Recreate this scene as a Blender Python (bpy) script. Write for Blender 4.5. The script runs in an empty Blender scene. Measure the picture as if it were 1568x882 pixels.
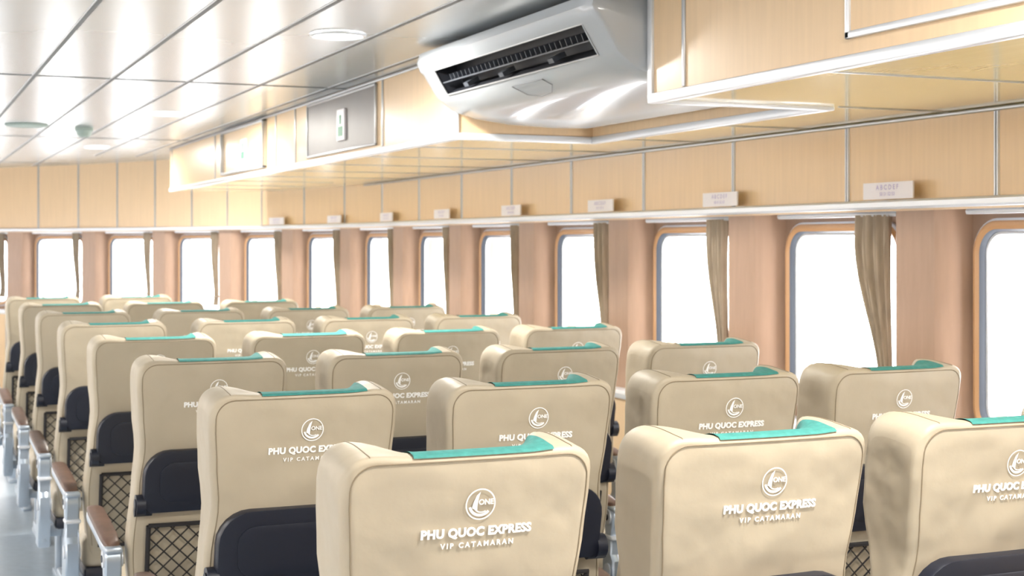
import bpy, bmesh, math, random
from mathutils import Vector, Matrix
random.seed(3)
sc = bpy.context.scene
COL = sc.collection

# ------------------------------------------------------------------ materials
def mat(name, col, rough=0.5, metal=0.0, spec=0.5, noise=None, bump=None, coat=0.0):
    m = bpy.data.materials.new(name); m.use_nodes = True
    nt = m.node_tree; b = nt.nodes['Principled BSDF']
    b.inputs['Base Color'].default_value = (*col, 1)
    b.inputs['Roughness'].default_value = rough
    b.inputs['Metallic'].default_value = metal
    b.inputs['Specular IOR Level'].default_value = spec
    b.inputs['Coat Weight'].default_value = coat
    tc = nt.nodes.new('ShaderNodeTexCoord')
    if noise:
        (scale, vec, amt) = noise
        mp = nt.nodes.new('ShaderNodeMapping'); mp.inputs['Scale'].default_value = vec
        n = nt.nodes.new('ShaderNodeTexNoise'); n.inputs['Scale'].default_value = scale
        n.inputs['Detail'].default_value = 5
        r = nt.nodes.new('ShaderNodeValToRGB')
        r.color_ramp.elements[0].position = 0.3; r.color_ramp.elements[1].position = 0.7
        r.color_ramp.elements[0].color = (*[c*(1-amt) for c in col], 1)
        r.color_ramp.elements[1].color = (*[min(1, c*(1+amt)) for c in col], 1)
        nt.links.new(tc.outputs['Object'], mp.inputs['Vector'])
        nt.links.new(mp.outputs['Vector'], n.inputs['Vector'])
        nt.links.new(n.outputs['Fac'], r.inputs['Fac'])
        nt.links.new(r.outputs['Color'], b.inputs['Base Color'])
    if bump:
        prev=None
        for (scale, strength, dist, det) in bump:
            n2 = nt.nodes.new('ShaderNodeTexNoise'); n2.inputs['Scale'].default_value = scale
            n2.inputs['Detail'].default_value = det
            bp = nt.nodes.new('ShaderNodeBump'); bp.inputs['Strength'].default_value = strength
            bp.inputs['Distance'].default_value = dist
            nt.links.new(tc.outputs['Object'], n2.inputs['Vector'])
            nt.links.new(n2.outputs['Fac'], bp.inputs['Height'])
            if prev: nt.links.new(prev.outputs['Normal'], bp.inputs['Normal'])
            prev=bp
        nt.links.new(prev.outputs['Normal'], b.inputs['Normal'])
    return m

def emis(name, col, s):
    m = bpy.data.materials.new(name); m.use_nodes = True
    b = m.node_tree.nodes['Principled BSDF']
    b.inputs['Base Color'].default_value = (*col, 1)
    b.inputs['Emission Color'].default_value = (*col, 1)
    b.inputs['Emission Strength'].default_value = s
    return m

M = {}
M['leather'] = mat('beige_leather', (0.455, 0.392, 0.295), 0.52, noise=(6, (1,1,1), 0.05), bump=((60, 0.2, .002, 3),(9, .5, .03, 1.5)))
M['piping']  = mat('seat_piping', (0.25, 0.20, 0.135), 0.6)
M['teal']    = mat('teal_headrest_cloth', (0.045, 0.245, 0.225), 0.75, noise=(90, (1,1,1), 0.15))
M['black']   = mat('navy_black_plastic', (0.010, 0.013, 0.026), 0.42)
M['net']     = mat('black_net', (0.02, 0.018, 0.02), 0.8)
M['white']   = mat('white_embroidery', (0.97, 0.97, 0.97), 0.5)
M['metal']   = mat('blue_grey_metal', (0.50, 0.57, 0.66), 0.3, metal=0.6)
M['brownarm']= mat('brown_armrest_pad', (0.125, 0.07, 0.048), 0.4, noise=(20, (1,1,1), 0.2))
M['wood']    = mat('maple_laminate', (0.80, 0.59, 0.37), 0.30, noise=(9, (6,6,0.35), 0.035))
M['woodsof'] = mat('maple_laminate_gloss', (0.74, 0.59, 0.25), 0.13, noise=(9, (6,0.5,6), 0.04), coat=0.4)
M['trimw']   = mat('white_metal_trim', (0.74, 0.77, 0.82), 0.3, metal=0.3)
M['trimg']   = mat('aluminium_trim', (0.52, 0.54, 0.57), 0.3, metal=0.6)
M['seam']    = mat('ceiling_seam', (0.16, 0.17, 0.18), 0.5)
M['ceil']    = mat('ceiling_panel', (0.58, 0.61, 0.63), 0.27, metal=0.55, noise=(1.2, (1,1,1), 0.03))
M['pillar']  = mat('tan_rose_wall', (0.42, 0.275, 0.195), 0.45, noise=(14, (3,3,0.4), 0.05))
M['wallbrn'] = mat('brown_window_wall', (0.30, 0.19, 0.13), 0.5, noise=(14, (3,3,0.4), 0.05))
M['frwood']  = mat('window_frame_wood', (0.48, 0.27, 0.13), 0.35)
M['frdark']  = mat('window_gasket', (0.05, 0.06, 0.08), 0.5)
M['curtain'] = mat('taupe_curtain', (0.45, 0.375, 0.29), 0.85, noise=(30, (2,2,0.3), 0.15))
M['floor']   = mat('blue_grey_vinyl', (0.34, 0.40, 0.46), 0.3, noise=(25, (1,1,1), 0.08))
M['acw']     = mat('ac_white_plastic', (0.51, 0.55, 0.60), 0.25, coat=0.3)
M['acdark']  = mat('ac_dark_vent', (0.012, 0.014, 0.02), 0.5)
M['aclouv']  = mat('ac_louver', (0.07, 0.08, 0.10), 0.35)
M['greypan'] = mat('mirror_grey_panel', (0.25, 0.235, 0.23), 0.45, metal=0.0, noise=(2, (1,1,1), 0.15))
M['green']   = mat('exit_green', (0.12, 0.40, 0.24), 0.5)
M['greygreen']=mat('speaker_greygreen', (0.36, 0.45, 0.42), 0.5, noise=(200, (1,1,1), 0.2))
M['lilac']   = mat('label_print', (0.52, 0.46, 0.70), 0.6)
M['label']   = mat('label_white', (0.86, 0.83, 0.88), 0.4)
M['lamp']    = emis('lamp_diffuser', (1, 0.98, 0.94), 12)
# glass
g = bpy.data.materials.new('window_glass'); g.use_nodes = True
nt = g.node_tree; nt.nodes.clear()
o = nt.nodes.new('ShaderNodeOutputMaterial'); mx = nt.nodes.new('ShaderNodeMixShader')
tr = nt.nodes.new('ShaderNodeBsdfTransparent'); gl = nt.nodes.new('ShaderNodeBsdfGlossy')
gl.inputs['Roughness'].default_value = 0.02; mx.inputs[0].default_value = 0.06
nt.links.new(tr.outputs[0], mx.inputs[1]); nt.links.new(gl.outputs[0], mx.inputs[2]); nt.links.new(mx.outputs[0], o.inputs[0])
M['glass'] = g

# ------------------------------------------------------------------ builder
class MB:
    def __init__(s): s.v=[]; s.f=[]; s.m=[]; s.mats=[]
    def mi(s, name):
        if name not in s.mats: s.mats.append(name)
        return s.mats.index(name)
    def add(s, vs, fs, m):
        b=len(s.v); s.v += [tuple(p) for p in vs]; k=s.mi(m)
        for f in fs: s.f.append(tuple(b+i for i in f)); s.m.append(k)
    def grid(s, rows, m, closed_u=False, closed_v=False):
        n=len(rows); c=len(rows[0]); vs=[p for r in rows for p in r]; fs=[]
        for i in range(n if closed_v else n-1):
            for j in range(c if closed_u else c-1):
                fs.append((i*c+j, i*c+(j+1)%c, ((i+1)%n)*c+(j+1)%c, ((i+1)%n)*c+j))
        s.add(vs, fs, m)
    def box(s, a, b, m):
        (x0,y0,z0),(x1,y1,z1)=a,b
        vs=[(x0,y0,z0),(x1,y0,z0),(x1,y1,z0),(x0,y1,z0),(x0,y0,z1),(x1,y0,z1),(x1,y1,z1),(x0,y1,z1)]
        s.add(vs,[(0,3,2,1),(4,5,6,7),(0,1,5,4),(1,2,6,5),(2,3,7,6),(3,0,4,7)],m)
    def rbox(s, a, b, m, r=0.01, seg=3):
        bm=bmesh.new(); bmesh.ops.create_cube(bm,size=1)
        c=[(a[i]+b[i])/2 for i in range(3)]; d=[abs(b[i]-a[i]) for i in range(3)]
        for v in bm.verts: v.co=Vector([c[i]+v.co[i]*d[i] for i in range(3)])
        bmesh.ops.bevel(bm,geom=bm.edges[:],offset=r,segments=seg,affect='EDGES',profile=0.5)
        s.bm(bm,m)
    def bm(s,bm,m):
        bm.verts.index_update()
        s.add([v.co[:] for v in bm.verts],[tuple(v.index for v in f.verts) for f in bm.faces],m); bm.free()
    def cyl(s, c, axis, r, h, m, n=24, r2=None):
        r2 = r if r2 is None else r2
        ax={'X':Vector((1,0,0)),'Y':Vector((0,1,0)),'Z':Vector((0,0,1))}[axis]
        u={'X':Vector((0,1,0)),'Y':Vector((0,0,1)),'Z':Vector((1,0,0))}[axis]; w=ax.cross(u)
        c=Vector(c); vs=[]
        for (hh,rr) in ((-h/2,r),(h/2,r2)):
            for i in range(n):
                t=2*math.pi*i/n; vs.append(c+ax*hh+(u*math.cos(t)+w*math.sin(t))*rr)
        fs=[(i,(i+1)%n,n+(i+1)%n,n+i) for i in range(n)]+[tuple(range(n-1,-1,-1)),tuple(range(n,2*n))]
        s.add(vs,fs,m)
    def tube(s, pts, r, m, n=6, closed=False):
        pts=[Vector(p) for p in pts]; rows=[]
        for i,p in enumerate(pts):
            a=pts[max(0,i-1)]; b=pts[min(len(pts)-1,i+1)]; t=(b-a).normalized()
            u=t.cross(Vector((0.13,0.31,0.94))); 
            if u.length<1e-3: u=t.cross(Vector((1,0,0)))
            u.normalize(); w=t.cross(u)
            rows.append([p+(u*math.cos(2*math.pi*k/n)+w*math.sin(2*math.pi*k/n))*r for k in range(n)])
        s.grid(rows,m,closed_u=True)
    def mesh(s, name, smooth=35, recalc=True):
        me=bpy.data.meshes.new(name); me.from_pydata(s.v,[],s.f)
        for k in s.mats: me.materials.append(M[k])
        for i,p in enumerate(me.polygons): p.material_index=s.m[i]; p.use_smooth=True
        if recalc:
            bm=bmesh.new(); bm.from_mesh(me); bmesh.ops.recalc_face_normals(bm,faces=bm.faces[:]); bm.to_mesh(me); bm.free()
        me.set_sharp_from_angle(angle=math.radians(smooth))
        me.update(); return me
    def obj(s, name, smooth=35, loc=(0,0,0), recalc=True):
        ob=bpy.data.objects.new(name,s.mesh(name,smooth,recalc)); ob.location=loc; COL.objects.link(ob); return ob

def sm(t): t=max(0,min(1,t)); return t*t*(3-2*t)
def lerp(a,b,t): return a+(b-a)*t
def text_mesh(body, size, offset=0.0, extrude=0.0, spacing=1.0):
    cu=bpy.data.curves.new('t','FONT'); cu.body=body; cu.size=size; cu.offset=offset; cu.extrude=extrude
    cu.align_x='CENTER'; cu.align_y='CENTER'; cu.space_character=spacing; cu.resolution_u=3
    ob=bpy.data.objects.new('t',cu); COL.objects.link(ob)
    bpy.context.view_layer.update()
    dg=bpy.context.evaluated_depsgraph_get(); me=bpy.data.meshes.new_from_object(ob.evaluated_get(dg))
    vs=[v.co[:] for v in me.vertices]; fs=[tuple(p.vertices) for p in me.polygons]
    bpy.data.objects.remove(ob); bpy.data.curves.remove(cu); bpy.data.meshes.remove(me)
    return vs,fs

# ------------------------------------------------------------------ seat
ZT=1.150; ZB=0.36
HWK=[(.30,.208),(.60,.230),(.78,.218),(.90,.206),(1.0,.214),(1.08,.219),(1.3,.219)]
HT=.219
def hw(z):
    for i in range(len(HWK)-1):
        a,b=HWK[i],HWK[i+1]
        if z<=b[0]: return lerp(a[1],b[1],sm((z-a[0])/(b[0]-a[0])))
    return HWK[-1][1]
def rear(u,z):
    w=hw(z); rs=.020; d=max(0,abs(u)*w-(w-rs)); e=rs-math.sqrt(max(0,rs*rs-d*d))
    lean=.17*max(-0.1,(ZT-z)) + .05*max(0,.95-z)
    return -.010*(1-u*u)+lean+e, e
def thick(u,z):
    wz=sm((z-.78)/.2); 
    return .085+.02*sm((abs(u)-.4)/.4)+ .066*sm((abs(u)-.50)/.30)*wz
def R(x,z,off=0.0):
    u=max(-1,min(1,x/hw(z))); y,_=rear(u,z); return (x,y-off,z)
def prof(u, off=0.0, zfront=None):
    rc=.046; hwt=HT
    d=max(0,abs(u)*hwt-(hwt-rc)); drop=(rc-math.sqrt(max(0,rc*rc-d*d)))
    wing=sm((abs(u)-.42)/.3)
    zr=ZT-drop+.003*wing; zf=ZT-drop+.014*wing-.004
    p=.011; pf=.032; pts=[]
    for i in range(19):
        z=lerp(ZB,zr-p,i/18); pts.append((u*hw(z),rear(u,z)[0]-off,z))
    y0,e=rear(u,zr-p); yf=y0-e+thick(u,zr)-e
    if yf-pf<y0+p+.005: yf=y0+p+pf+.005
    for k in range(1,6):
        t=k/5*math.pi/2; pts.append((u*hw(zr),y0+p*(1-math.cos(t))-off*math.cos(t),zr-p+p*math.sin(t)+off*math.sin(t)))
    for k in range(1,8):
        t=k/7; z=lerp(zr,zf,sm(t))+.003*math.sin(math.pi*t)
        pts.append((u*hw(zr),lerp(y0+p,yf-pf,t),z+off))
    for k in range(1,6):
        t=k/5*math.pi/2; pts.append((u*hw(zr),yf-pf+pf*math.sin(t)+off*math.sin(t),zf-pf+pf*math.cos(t)+off*math.cos(t)))
    zlo = ZB if zfront is None else zfront
    for i in range(1,19):
        z=lerp(zf-pf,zlo,i/18); yy,e=rear(u,z); pts.append((u*hw(z),yy-e+thick(u,z)-e+off,z))
    return pts

def build_seat(right_arm):
    b=MB()
    NU=41; us=[math.sin(math.pi/2*(-1+2*i/(NU-1))) for i in range(NU)]
    cols=[prof(u) for u in us]
    b.grid(cols,'leather')
    for c in (cols[0],cols[-1]):
        n=len(c); h=n//2; vs=list(c); fs=[]
        for j in range(h-1): fs.append((j,j+1,n-2-j,n-1-j))
        b.add(vs,fs,'leather')
    b.grid([[c[0] for c in cols],[c[-1] for c in cols]],'leather')
    # piping seam around the rear face
    path=[]
    inset=.013; rr=.042
    for i in range(24): 
        z=lerp(.40,ZT-.010-rr,i/23); path.append(R(-(hw(z)-inset),z,.0003))
    for k in range(1,9):
        t=k/8*math.pi/2
        x=-(HT-inset-rr+rr*math.cos(t)); z=ZT-.010-rr+rr*math.sin(t); path.append(R(x,z,.0003))
    zt=ZT-.010
    for i in range(1,12): path.append(R(lerp(-(HT-inset-rr),0,i/11),zt,.0003))
    full=path+[(-x,y,z) for (x,y,z) in reversed(path[:-1])]
    b.tube(full,.0013,'piping')
    for sgn in (-1,1):
        c=prof(sgn*.80,.0002); b.tube([(x,y,z) for x,y,z in c[21:44]],.0010,'piping',5)
    # teal head-rest cloth draped over the top
    b.grid([prof(u,.0030,zfront=.90)[20:] for u in [lerp(-.48,.64,i/24) for i in range(25)]],'teal')
    # tray-table (folded) with pivots
    def slab(x0,x1,z0,z1,r,o0,o1,m,rb=None):
        rb=r if rb is None else rb
        pts=[]
        for (cx,cz,rr,a0) in ((x1-r,z1-r,r,0),(x0+r,z1-r,r,90),(x0+rb,z0+rb,rb,180),(x1-rb,z0+rb,rb,270)):
            for k in range(7):
                t=math.radians(a0+15*k); pts.append((cx+rr*math.cos(t),cz+rr*math.sin(t)))
        cx=(x0+x1)/2; cz=(z0+z1)/2
        def ring(sc_,o): return [R(cx+(x-cx)*sc_,cz+(z-cz)*sc_,o) for x,z in pts]
        b.grid([ring(1,o0),ring(1,o1-.006),ring(.985,o1-.001),ring(.95,o1),ring(.6,o1),ring(.2,o1),ring(.01,o1)],m,closed_u=True)
    slab(-.198,.198,.705,.890,.075,-.01,.034,'black',.03)
    slab(-.155,.155,.735,.855,.04,.03,.037,'black')
    for sgn in (-1,1):
        c=R(sgn*.190,.735,.012); b.cyl((sgn*.204,c[1],c[2]-.005),'X',.030,.026,'black')
        b.cyl((sgn*.204,c[1],c[2]-.005),'X',.018,.032,'black')
        c=R(sgn*.178,.705,.010); b.cyl((sgn*.196,c[1]-.004,c[2]+.005),'X',.014,.05,'black')
    # net pocket
    X0,X1,Z0,Z1=-.178,.178,.40,.665
    bd=[R(lerp(X0,X1,i/10),Z1,.014) for i in range(11)]+[R(X1,lerp(Z1,Z0,i/6),.012) for i in range(1,7)]+[R(lerp(X1,X0,i/10),Z0,.012) for i in range(1,11)]+[R(X0,lerp(Z0,Z1,i/6),.012) for i in range(1,7)]
    b.tube(bd,.007,'net',6)
    stp=.046
    for sgn in (-1,1):
        k=-12
        while k<22:
            pts=[]
            for i in range(25):
                x=lerp(X0,X1,i/24); z=Z0+k*stp+sgn*(x-X0)*1.0
                if Z0<=z<=Z1: pts.append(R(x,z,.013+.002*sgn))
            if len(pts)>1: b.tube(pts,.0024,'net',4)
            k+=1
    # embroidered lettering and emblem (slightly right of the centre line)
    LX=.012
    def put(vs,fs,cx,cz,o=.0016): b.add([R(LX+cx+x,cz+y,o+z) for x,y,z in vs],fs,'white')
    put(*text_mesh('PHU QUOC EXPRESS',.0200,.0009,0.0009,1.05),-.003,1.020)
    put(*text_mesh('VIP CATAMARAN',.0122,.0003,0.0006,1.45),-.001,.999)
    def ring2(cx,cz,ro,ri,a0,a1,n=36,shift=0):
        A=[];B=[]
        for i in range(n+1):
            t=math.radians(lerp(a0,a1,i/n)); A.append(R(LX+cx+ro*math.cos(t),cz+ro*math.sin(t),.0022)); B.append(R(LX+cx+shift+ri*math.cos(t),cz+ri*math.sin(t),.0022))
        b.grid([A,B],'white')
    cz=1.066
    ring2(0,cz,.0262,.0240,38,398)
    def poly(pts): b.add([R(LX+x,cz+z,.0022) for x,z in pts],[tuple(range(len(pts)))],'white')
    poly([(-.001,.021),(-.004,.010),(-.0055,-.002),(-.0055,-.010),(-.015,-.006),(-.0125,.004),(-.0075,.015)])
    ring2(.0,cz+.001,.0215,.0170,195,318,20)
    ring2(.002,cz+.001,.0155,.0135,205,300,16)
    put(*text_mesh('ONE',.0125,.0003,.0004),.0095,cz+.003,.0022)
    # seat cushion
    yb=rear(0,.5)[0]+.06
    b.rbox((-.232,yb-.02,.31),(.232,yb+.47,.445),'leather',.04,5)
    b.rbox((-.225,yb-.02,.27),(.225,yb+.44,.32),'black',.015,2)
    # floor pedestal
    for sgn in (-1,1):
        b.rbox((sgn*.17-.02,yb+.02,.0),(sgn*.17+.02,yb+.07,.30),'metal',.006,2)
        b.rbox((sgn*.17-.02,yb+.30,.0),(sgn*.17+.02,yb+.35,.30),'metal',.006,2)
        b.rbox((sgn*.17-.025,yb-.02,.0),(sgn*.17+.025,yb+.40,.025),'metal',.006,2)
    b.rbox((-.27,yb+.10,.22),(.27,yb+.15,.27),'metal',.006,2)
    b.rbox((-.27,yb+.25,.22),(.27,yb+.30,.27),'metal',.006,2)
    # arm rests: slim die-cast bracket with a round pivot head and a sloping pad
    for sx in ([-1,1] if right_arm else [-1]):
        x=sx*.272; y0=.10
        zc=.565; r=.038; yc=y0+.05
        outline=[]
        for k in range(13):
            t=math.radians(-10+200*k/12); outline.append((yc+r*math.cos(t),zc+r*math.sin(t)))
        outline+= [(yc-.022,.50),(yc-.020,.44),(yc-.038,.42),(yc-.038,.35),(yc-.015,.30),(yc+.01,.20),(yc+.13,.20),(yc+.09,.32),(yc+.045,.36),(yc+.045,.42),(yc+.022,.45),(yc+.024,.51)]
        cy=sum(p[0] for p in outline)/len(outline); cz_=sum(p[1] for p in outline)/len(outline)
        rows=[[(x+dx,cy+(p[0]-cy)*s_,cz_+(p[1]-cz_)*(1 if s_==1 else .985)) for p in outline] for dx,s_ in ((-.024,.86),(-.019,1),(.019,1),(.024,.86))]
        b.grid(rows,'metal',closed_u=True)
        n=len(outline); b.add(rows[0],[tuple(range(n))],'metal'); b.add(rows[-1],[tuple(range(n))],'metal')
        b.cyl((x,yc,zc),'X',.026,.058,'trimw',20); b.cyl((x,yc,zc),'X',.011,.063,'black',12)
        b.cyl((x,yc,.385),'X',.024,.058,'trimw',20)
        b.rbox((x-.028,yc-.040,.49),(x+.028,yc+.020,.505),'trimw',.004,1)
        b.rbox((x-.026,yc-.046,.585),(x+.026,yc+.010,.604),'metal',.008,2)
        secs=[];bs=[]
        for (yy,zt_,w,th) in ((.030,.604,.014,.008),(.040,.612,.022,.020),(.12,.626,.026,.028),(.30,.641,.027,.028),(.45,.650,.026,.028),(.495,.646,.022,.022),(.51,.638,.013,.010)):
            sec=[];s2_=[]
            for k in range(14):
                t=2*math.pi*k/14; c_=math.cos(t); s2=math.sin(t)
                ex=math.copysign(abs(c_)**.6,c_); ez=math.copysign(abs(s2)**.6,s2)
                sec.append((x+w*ex,y0+yy,zt_-th/2+th/2*ez))
                s2_.append((x+.021*ex,y0+yy,zt_-th-.018+.019*ez))
            secs.append(sec); bs.append(s2_)
        for q,mn in ((secs,'brownarm'),(bs,'metal')):
            b.grid(q,mn,closed_u=True); b.add(q[0],[tuple(range(14))],mn); b.add(q[-1],[tuple(range(14))],mn)
        b.rbox((x-.014,y0+.05,.22),(x+.014,y0+.40,.26),'metal',.008,2)
    return b.mesh('passenger_seat_mesh',40)

seatA=build_seat(False); seatB=build_seat(True)
XS=[.868,1.431,1.984,2.522]
ROW0=2.18; RP=1.02
for k in range(8):
    n=4 if k<6 else (3 if k==6 else 2)
    for i in range(n):
        ob=bpy.data.objects.new('passenger_seat', seatB if i==n-1 else seatA)
        ob.location=(XS[i],ROW0+RP*k,0); COL.objects.link(ob)
        ob.rotation_euler[2]=random.uniform(-.012,.012)

# ------------------------------------------------------------------ hull outline
S0=9.6; RR=9.9; XW=3.20
PHI_END=math.acos(1-XW/RR); S_END=S0+RR*PHI_END
def W(side,s,d,z):
    if s<=S0: x=XW; y=s; nx,ny=1,0
    else:
        ph=(s-S0)/RR; x=XW-RR*(1-math.cos(ph)); y=S0+RR*math.sin(ph); nx,ny=math.cos(ph),math.sin(ph)
    return (side*(x+nx*d), y+ny*d, z)
SB=-3.0
def srange(a,b,step=.35):
    n=max(1,int(math.ceil((b-a)/step))); return [lerp(a,b,i/n) for i in range(n+1)]
CEIL=2.262
WP=1.0975; WW=.69; WZ0=.865; WZ1=1.545
wins=[3.80+WP*k for k in range(-5,13)]
ZWB,ZWT=.78,1.63; DW=.12
for side,nm in ((1,'right'),(-1,'left')):
    b=MB()
    for far in wins:
        c=far-WW/2; s0=c-WP/2; s1=c+WP/2; zc=(WZ0+WZ1)/2; hh=(WZ1-WZ0)/2; r=.09
        hole=[]
        for (cx,cz,a0) in ((WW/2-r,hh-r,0),(-WW/2+r,hh-r,90),(-WW/2+r,-hh+r,180),(WW/2-r,-hh+r,270)):
            for q in range(7):
                t=math.radians(a0+15*q); hole.append((cx+r*math.cos(t),cz+r*math.sin(t)))
        outer=[]
        for idx,(hx,hz) in enumerate(hole):
            quad=idx//7; q=idx%7; ex=WP/2; et=ZWT-zc; eb=ZWB-zc
            sx=1 if quad in (0,3) else -1; ez=et if quad in (0,1) else eb
            if q==3: outer.append((sx*ex,ez))
            else:
                horiz=(q<3) if quad in (0,2) else (q>3)
                outer.append((sx*ex,hz) if horiz else (hx,ez))
        A=[W(side,c+x,DW,zc+z) for x,z in outer]; B=[W(side,c+x,DW,zc+z) for x,z in hole]; C=[W(side,c+x,DW+.10,zc+z) for x,z in hole]
        b.grid([A,B,C],'wallbrn',closed_u=True)
        pc=far+(WP-WW)/2
        rows=[]
        pr=[(-.165,DW+.01),(-.150,.075),(-.125,.030),(-.100,.012),(.0,.005),(.100,.012),(.125,.030),(.150,.075),(.165,DW+.01)]
        for z in (.80,1.2,1.615): rows.append([W(side,pc+ds,d,z) for ds,d in pr])
        b.grid(rows,'pillar')
    sA=wins[0]-WW/2-WP/2; sZ=wins[-1]-WW/2+WP/2
    for a,e in ((SB,sA),(sZ,S_END+.1)):
        b.grid([[W(side,s,DW,z) for s in srange(a,e)] for z in (ZWB,ZWT)],'wallbrn')
    ss=srange(SB,S_END+.02)
    b.grid([[W(side,s,0,z) for s in ss] for z in (1.60,CEIL+.02)],'wood')
    b.grid([[W(side,s,d,z) for s in ss] for d,z in ((-.055,1.607),(DW+.02,1.607))],'trimw')
    b.grid([[W(side,s,d,z) for s in ss] for d,z in ((-.055,1.607),(-.062,1.614),(-.062,1.630),(-.055,1.637),(-.0,1.640))],'trimw')
    b.grid([[W(side,s,-.08,z) for s in ss] for z in (0,.775)],'wood')
    b.grid([[W(side,s,d,z) for s in ss] for d,z in ((-.08,.765),(-.095,.770),(-.095,.792),(-.085,.80),(DW+.02,.80))],'trimw')
    b.obj('wall_'+nm,30)
    # divider trims on the valance
    b=MB(); s=3.59-.775*8; 
    while s<S_END-.1:
        pts=[(-.012,0),(-.009,-.006),(.009,-.006),(.012,0)]
        b.grid([[W(side,s+ds,d,z) for ds,d in pts] for z in (1.64,CEIL-.001)],'trimg')
        b.grid([[W(side,s+ds,-.0065,z) for ds in (-.0022,.0022)] for z in (1.64,CEIL-.001)],'seam')
        s+= .775 if s<12.0 else .60
    s=SB+.4
    while s<S_END-.1:
        b.grid([[W(side,s+ds,-.08+d,z) for ds,d in ((-.008,0),(-.006,-.004),(.006,-.004),(.008,0))] for z in (0.08,.765)],'trimg'); s+=1.1
    b.obj('trim_1' if side==1 else 'trim_2',30)
    for i,far in enumerate(wins):
        c=far-WW/2; zc=(WZ0+WZ1)/2; hh=(WZ1-WZ0)/2; b=MB()
        def ring(off,d):
            pts=[]; r=.09+off
            for (cx,cz,a0) in ((WW/2-.09,hh-.09,0),(-WW/2+.09,hh-.09,90),(-WW/2+.09,-hh+.09,180),(WW/2-.09,-hh+.09,270)):
                for q in range(9):
                    t=math.radians(a0+90*q/8); pts.append(W(side,c+cx+r*math.cos(t),d,zc+cz+r*math.sin(t)))
            return pts
        b.grid([ring(.026,DW+.001),ring(.026,DW-.012),ring(.018,DW-.018)],'trimw',closed_u=True)
        b.grid([ring(.018,DW-.018),ring(.012,DW-.024),ring(.002,DW-.026),ring(-.010,DW-.018)],'frwood',closed_u=True)
        b.grid([ring(-.010,DW-.018),ring(-.016,DW-.006),ring(-.018,DW+.004)],'frdark',closed_u=True)
        b.grid([ring(-.018,DW+.004),ring(-.026,DW+.006),ring(-.028,DW+.028)],'trimw',closed_u=True)
        gr=ring(-.026,DW+.020)
        b.add(gr,[tuple(range(len(gr)))],'glass')
        b.obj('window_%d'%(i+1+(0 if side==1 else len(wins))),30)
        # curtain on a rail at the near end of the opening
        b=MB(); sn=c-WW/2-.045; rows=[]
        NZ=28; NS=49
        wt=.185 if far<5.5 else (.14 if far<8 else .10)
        for j in range(NZ+1):
            t=j/NZ; z=lerp(1.590,.93,t)
            wd=lerp(wt,.055,sm((t-.12)*1.25)) if t<.87 else .055+.03*(t-.87)/.13
            cen=sn+.02+wd/2 + .006*math.sin(t*5)
            row=[]
            for q in range(NS):
                f=q/(NS-1); am=lerp(.014,.008,t)
                dd=DW-.075+am*math.sin(f*math.pi*2*6+1.0*math.sin(t*3+f*3+i))+.006*math.sin(f*19+i)
                row.append(W(side,cen-wd/2+wd*f,dd,z))
            rows.append(row)
        b.grid(rows,'curtain')
        b.tube([W(side,sn+.048+.034*math.cos(a),DW-.075+.02*math.sin(a),1.01) for a in [k*math.pi/8 for k in range(17)]],.007,'curtain')
        b.tube([W(side,sn-.02,DW-.07,1.593),W(side,sn+.3,DW-.07,1.593),W(side,sn+.72,DW-.07,1.593)],.010,'trimw')
        b.obj('curtain',60,recalc=False)
        lp=far+.27
        if 2<lp<12.3:
            b=MB(); a_,z_=(.135,.058)
            o=[(-a_,0),(a_,0),(a_,z_),(-a_,z_)]
            b.grid([[W(side,lp+x,d0,1.641+z) for x,z in o] for d0 in (-.052,-.046)],'label',closed_u=True)
            for d0 in (-.052,-.046): b.add([W(side,lp+x,d0,1.641+z) for x,z in o],[(0,1,2,3)],'label')
            vs,fs=text_mesh('A B C D E F',.024,.0002)
            b.add([W(side,lp-side*x*1.0,-.0535,1.641+.040+y) for x,y,z in vs],fs,'lilac')
            vs,fs=text_mesh('%d0 %d1 %d2 %d3'%(i,i,i,i),.017,.0001)
            b.add([W(side,lp-side*x*1.0,-.0535,1.641+.017+y) for x,y,z in vs],fs,'lilac')
            b.obj('seat_number_plate',30)

# floor & ceiling
ol=[W(1,s,.16,0) for s in srange(SB,S_END+.05)]
pts=[(x,y) for x,y,z in ol if x>=0]
poly=pts+[(-x,y) for x,y in reversed(pts)]
def slab(name,z0,z1,m):
    n=len(poly); b=MB(); vs=[(x,y,z0) for x,y in poly]+[(x,y,z1) for x,y in poly]
    b.add(vs,[tuple(range(n)),tuple(range(n,2*n))]+[(i,(i+1)%n,n+(i+1)%n,n+i) for i in range(n)],m); return b
slab('floor',-.10,0,'floor').obj('floor',30)
b=slab('ceiling',CEIL,CEIL+.08,'ceil')
xs=[.61+.35*k for k in range(-10,5)]
for x in xs:
    ye=16.6 if abs(x)<.7 else (15.2 if abs(x)<1.6 else 13.2)
    b.box((x-.008,SB,CEIL-.003),(x+.008,ye,CEIL+.001),'seam')
    b.box((x-.013,SB,CEIL-.002),(x-.008,ye,CEIL+.001),'trimw')
for y in (-1,3.0,7.0,11.0):
    b.box((-2.9,y-.006,CEIL-.003),(2.1,y+.006,CEIL+.001),'seam')
b.box((-1.6,14.6,CEIL-.003),(1.6,14.61,CEIL+.001),'seam')
b.obj('ceiling',30)
b=MB(); b.box((-3.5,SB-.08,-.1),(3.5,SB,CEIL+.08),'wood'); b.obj('wall_back')

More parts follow.
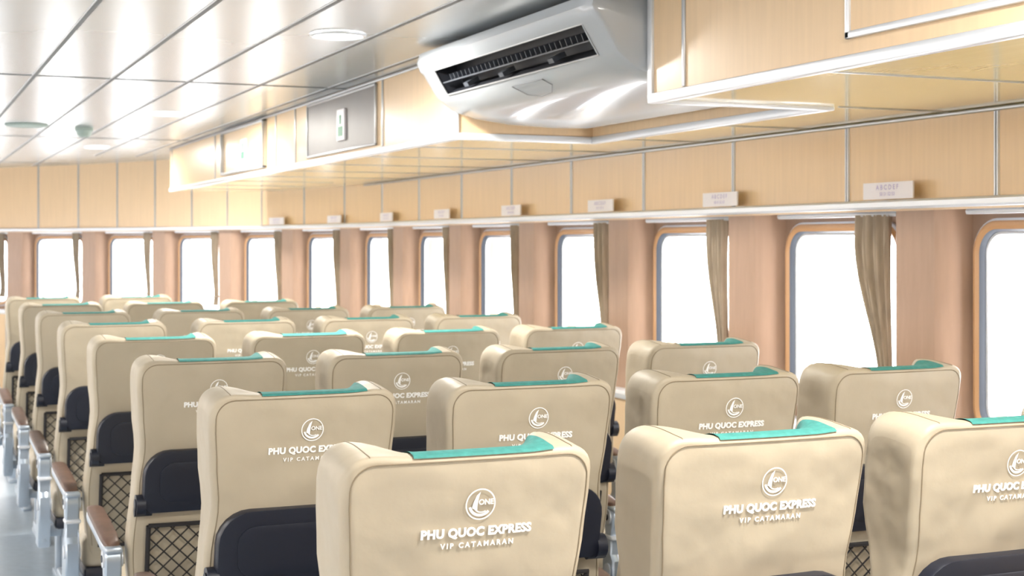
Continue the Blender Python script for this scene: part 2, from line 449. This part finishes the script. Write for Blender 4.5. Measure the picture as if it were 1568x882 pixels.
# ------------------------------------------------------------------ overhead soffit
HB=1.92; XF=2.10; YN0,YN1,YE=3.84,5.50,12.0; XI=2.73
b=MB()
def block(x0,y0,y1,m='wood'):
    ss=srange(y0,y1)
    inn=[(x0,s) for s in ss]; out=[]
    for s in ss:
        xx=XW if s<=S0 else XW-RR*(1-math.sqrt(1-((s-S0)/RR)**2))
        out.append((xx-.002,s))
    b.grid([[(x,y,HB) for x,y in inn],[(x,y,HB) for x,y in out]],'woodsof')
    b.grid([[(x,y,HB) for x,y in inn],[(x,y,CEIL-.001) for x,y in inn]],'wood')
    for k in (0,-1):
        b.add([(*inn[k],HB),(*out[k],HB),(*out[k],CEIL-.001),(*inn[k],CEIL-.001)],[(0,1,2,3)],'wood')
block(XF,SB+.01,YN0); block(XI,YN0,YN1); block(XF,YN1,YE)
b.obj('overhead_soffit',30)
b=MB()
def strip(a,c,m='trimw'): b.rbox(a,c,m,.004,2)
strip((XF-.010,SB+.02,HB-.012),(XF+.022,YN0+.006,HB+.018))
strip((XF-.010,YN1-.006,HB-.012),(XF+.022,YE,HB+.018))
strip((XF-.008,YN0-.022,HB-.011),(XI+.02,YN0+.008,HB+.018))
strip((XF-.008,YN1-.008,HB-.011),(XI+.02,YN1+.018,HB+.018))
strip((XI-.010,YN0,HB-.011),(XI+.022,YN1,HB+.018))
strip((XF-.009,YN1-.009,HB),(XF+.02,YN1+.03,CEIL-.004))
strip((XF-.009,YN0-.02,HB),(XF+.02,YN0+.009,CEIL-.004))
for y in (YN0-.20,1.05,0.2,6.42,8.0,8.45,10.2,11.9): strip((XF-.006,y-.009,HB+.02),(XF+.003,y+.009,CEIL-.004),'trimg')
strip((XF-.008,SB+.02,CEIL-.016),(XF+.01,YN0,CEIL-.003),'trimg'); strip((XF-.008,YN1,CEIL-.016),(XF+.01,YE,CEIL-.003),'trimg')
y=-2.4
while y<11.8:
    if not (YN0-.1<y<YN1+.1): b.box((XF+.02,y-.004,HB-.003),(XW-.3 if y>10 else XW-.01,y+.004,HB+.001),'trimg')
    else: b.box((XI+.02,y-.004,HB-.003),(XW-.01,y+.004,HB+.001),'trimg')
    y+=.775
strip((XW-.018,SB+.02,HB-.014),(XW-.001,10.2,HB-.001),'trimg')
b.obj('trim_3',30)

# hatches on the soffit face
def hatch(y0,y1,z0,z1,inner,name,sign=None,w=.022,fm='trimw',proud=.014):
    b=MB(); xo=XF-proud
    b.rbox((xo,y0,z0),(XF-.001,y1,z0+w),fm,.003,2); b.rbox((xo,y0,z1-w),(XF-.001,y1,z1),fm,.003,2)
    b.rbox((xo,y0,z0),(XF-.001,y0+w,z1),fm,.003,2); b.rbox((xo,y1-w,z0),(XF-.001,y1,z1),fm,.003,2)
    b.box((XF-.008,y0+.01,z0+.01),(XF-.001,y1-.01,z1-.01),inner)
    if sign:
        yc,zc,sw,sh=sign
        b.rbox((XF-.020,yc-sw/2,zc-sh/2),(XF-.007,yc+sw/2,zc+sh/2),'label',.003,1)
        b.box((XF-.022,yc-sw*.30,zc-sh*.36),(XF-.019,yc+sw*.30,zc-sh*.05),'green')
        b.box((XF-.022,yc-sw*.10,zc+sh*.02),(XF-.019,yc+sw*.10,zc+sh*.30),'green')
    b.obj(name,30)
hatch(1.75,2.86,HB+.055,CEIL-.03,'wood','access_hatch',w=.018)
hatch(6.50,7.72,HB+.03,CEIL-.02,'greypan','access_hatch',(7.05,2.085,.13,.16),w=.012,fm='trimg')
hatch(8.68,9.90,HB+.03,CEIL-.02,'wood','access_hatch',(9.25,2.085,.16,.15),w=.014,fm='trimg',proud=.03)

# ------------------------------------------------------------------ air conditioner
b=MB()
pr=[(2.70,2.250),(1.96,2.250),(1.925,2.238),(1.915,2.205),(1.930,2.170),(1.945,2.158),
    (2.000,2.070),
    (2.015,2.055),(2.07,2.015),(2.16,1.988),(2.30,1.970),(2.50,1.962),(2.66,1.965),(2.700,1.985)]
cx=2.30; cz=2.12
secs=[(YN0+.03,.90),(YN0+.037,.965),(YN0+.06,1.0),(3.99,1.0),(5.30,1.0),(YN1-.09,1.0),(YN1-.055,.965),(YN1-.045,.90)]
rows=[[(cx+(x-cx)*(1-(1-s)*.5),y,min(2.25,cz+(z-cz)*s)) for x,z in pr] for y,s in secs]
n=len(pr)
vs=[p for r in rows for p in r]; fs=[]
for i in range(len(rows)-1):
    for j in range(n):
        if i==3 and j==5: continue
        fs.append((i*n+j,i*n+(j+1)%n,(i+1)*n+(j+1)%n,(i+1)*n+j))
fs.append(tuple(range(n))); fs.append(tuple((len(rows)-1)*n+k for k in range(n)))
b.add(vs,fs,'acw')
ya,yb_=3.99,5.30
q=[(1.945,2.158),(2.000,2.070),(2.065,2.11),(2.03,2.19)]
b.grid([[ (x,ya,z) for x,z in q[:1]+q[3:]+q[2:3]+q[1:2]],[(x,yb_,z) for x,z in q[:1]+q[3:]+q[2:3]+q[1:2]]],'acdark')
for yy in (ya,yb_): b.add([(x,yy,z) for x,z in q],[(0,1,2,3)],'acdark')
def blade(c0,c1,th,y0,y1,m):
    d=Vector((c1[0]-c0[0],c1[1]-c0[1])); nrm=Vector((-d.y,d.x)).normalized()*th/2
    o=[(c0[0]+nrm.x,c0[1]+nrm.y),(c1[0]+nrm.x,c1[1]+nrm.y),(c1[0]-nrm.x,c1[1]-nrm.y),(c0[0]-nrm.x,c0[1]-nrm.y)]
    b.add([(x,y0,z) for x,z in o]+[(x,y1,z) for x,z in o],[(0,1,2,3),(4,5,6,7),(0,1,5,4),(1,2,6,5),(2,3,7,6),(3,0,4,7)],m)
blade((1.975,2.112),(2.035,2.135),.004,ya+.01,yb_-.01,'aclouv')
y=ya+.04
while y<yb_-.03:
    blade((1.985,2.128),(2.04,2.150),.028,y,y+.003,'aclouv'); y+=.04
for yy in (ya+.30,ya+.72,ya+1.06): blade((1.985,2.085),(2.03,2.11),.016,yy,yy+.04,'aclouv')
for (x,z) in ((1.943,2.160),(1.999,2.068)): b.tube([(x,ya-.004,z),(x,(ya+yb_)/2,z),(x,yb_+.004,z)],.003,'trimg')
for yy in (ya,yb_): b.tube([(1.943,yy,2.160),(1.97,yy,2.113),(1.999,yy,2.068)],.003,'trimg')
def lowp(t): return (lerp(2.025,2.08,t),lerp(2.046,2.008,t))
fl=[(4.46,0),(4.44,.5),(4.50,1.0),(4.60,1.1),(4.68,.8),(4.72,0)]
b.tube([(lowp(t)[0]-.002,y,lowp(t)[1]-.003) for y,t in fl],.0018,'seam'); b.tube([(2.023,4.46,2.043),(2.023,4.72,2.043)],.0018,'seam')
b.obj('air_conditioner',40)

# ------------------------------------------------------------------ ceiling fittings
def downlight(x,y,power):
    b=MB(); n=40
    rows=[]
    for r,z in ((.105,CEIL-.001),(.103,CEIL-.008),(.094,CEIL-.012),(.090,CEIL-.009),(.089,CEIL-.008)):
        rows.append([(r*math.cos(2*math.pi*k/n),r*math.sin(2*math.pi*k/n),z-CEIL) for k in range(n)])
    b.grid(rows,'trimw',closed_u=True)
    b.add(rows[-1],[tuple(range(n))],'lamp')
    ob=b.obj('downlight',30,(x,y,CEIL))
    l=bpy.data.lights.new('downlight_lamp','AREA'); l.shape='DISK'; l.size=.16; l.energy=power; l.color=(1,.95,.87)
    lo=bpy.data.objects.new('lamp',l); lo.location=(0,0,-.02); lo.parent=ob; COL.objects.link(lo)
for x in (1.52,-1.52):
    for y in (-1.9,1.6,5.18,8.75,12.0): downlight(x,y,50)
def disc(name,x,y,prof_,m):
    b=MB(); n=32
    rows=[[(r*math.cos(2*math.pi*k/n),r*math.sin(2*math.pi*k/n),z) for k in range(n)] for r,z in prof_]
    b.grid(rows,m,closed_u=True); b.add(rows[-1],[tuple(range(n))],m); b.obj(name,40,(x,y,CEIL))
disc('ceiling_speaker',.81,9.9,((.135,-.001),(.135,-.010),(.12,-.016),(.10,-.012),(.02,-.012)),'greygreen')
disc('smoke_detector',1.19,10.05,((.06,-.001),(.06,-.02),(.05,-.03),(.045,-.05),(.03,-.062),(.01,-.064)),'greygreen')

# ------------------------------------------------------------------ world, camera
w=bpy.data.worlds.new('World'); sc.world=w; w.use_nodes=True
nt=w.node_tree; bg=nt.nodes['Background']
bg.inputs['Color'].default_value=(0.97,0.985,1.0,1); bg.inputs['Strength'].default_value=11.5
cam=bpy.data.cameras.new('Camera'); co=bpy.data.objects.new('Camera',cam); COL.objects.link(co)
co.location=(0,0,1.49); co.rotation_euler=(math.radians(90),0,math.radians(-23.2))
cam.sensor_width=36; cam.lens=50.95; cam.shift_y=-69/1568; cam.clip_start=.05
cam.dof.use_dof=True; cam.dof.focus_distance=2.9; cam.dof.aperture_fstop=8
sc.camera=co
sc.view_settings.view_transform='Standard'
sc.view_settings.look='None'
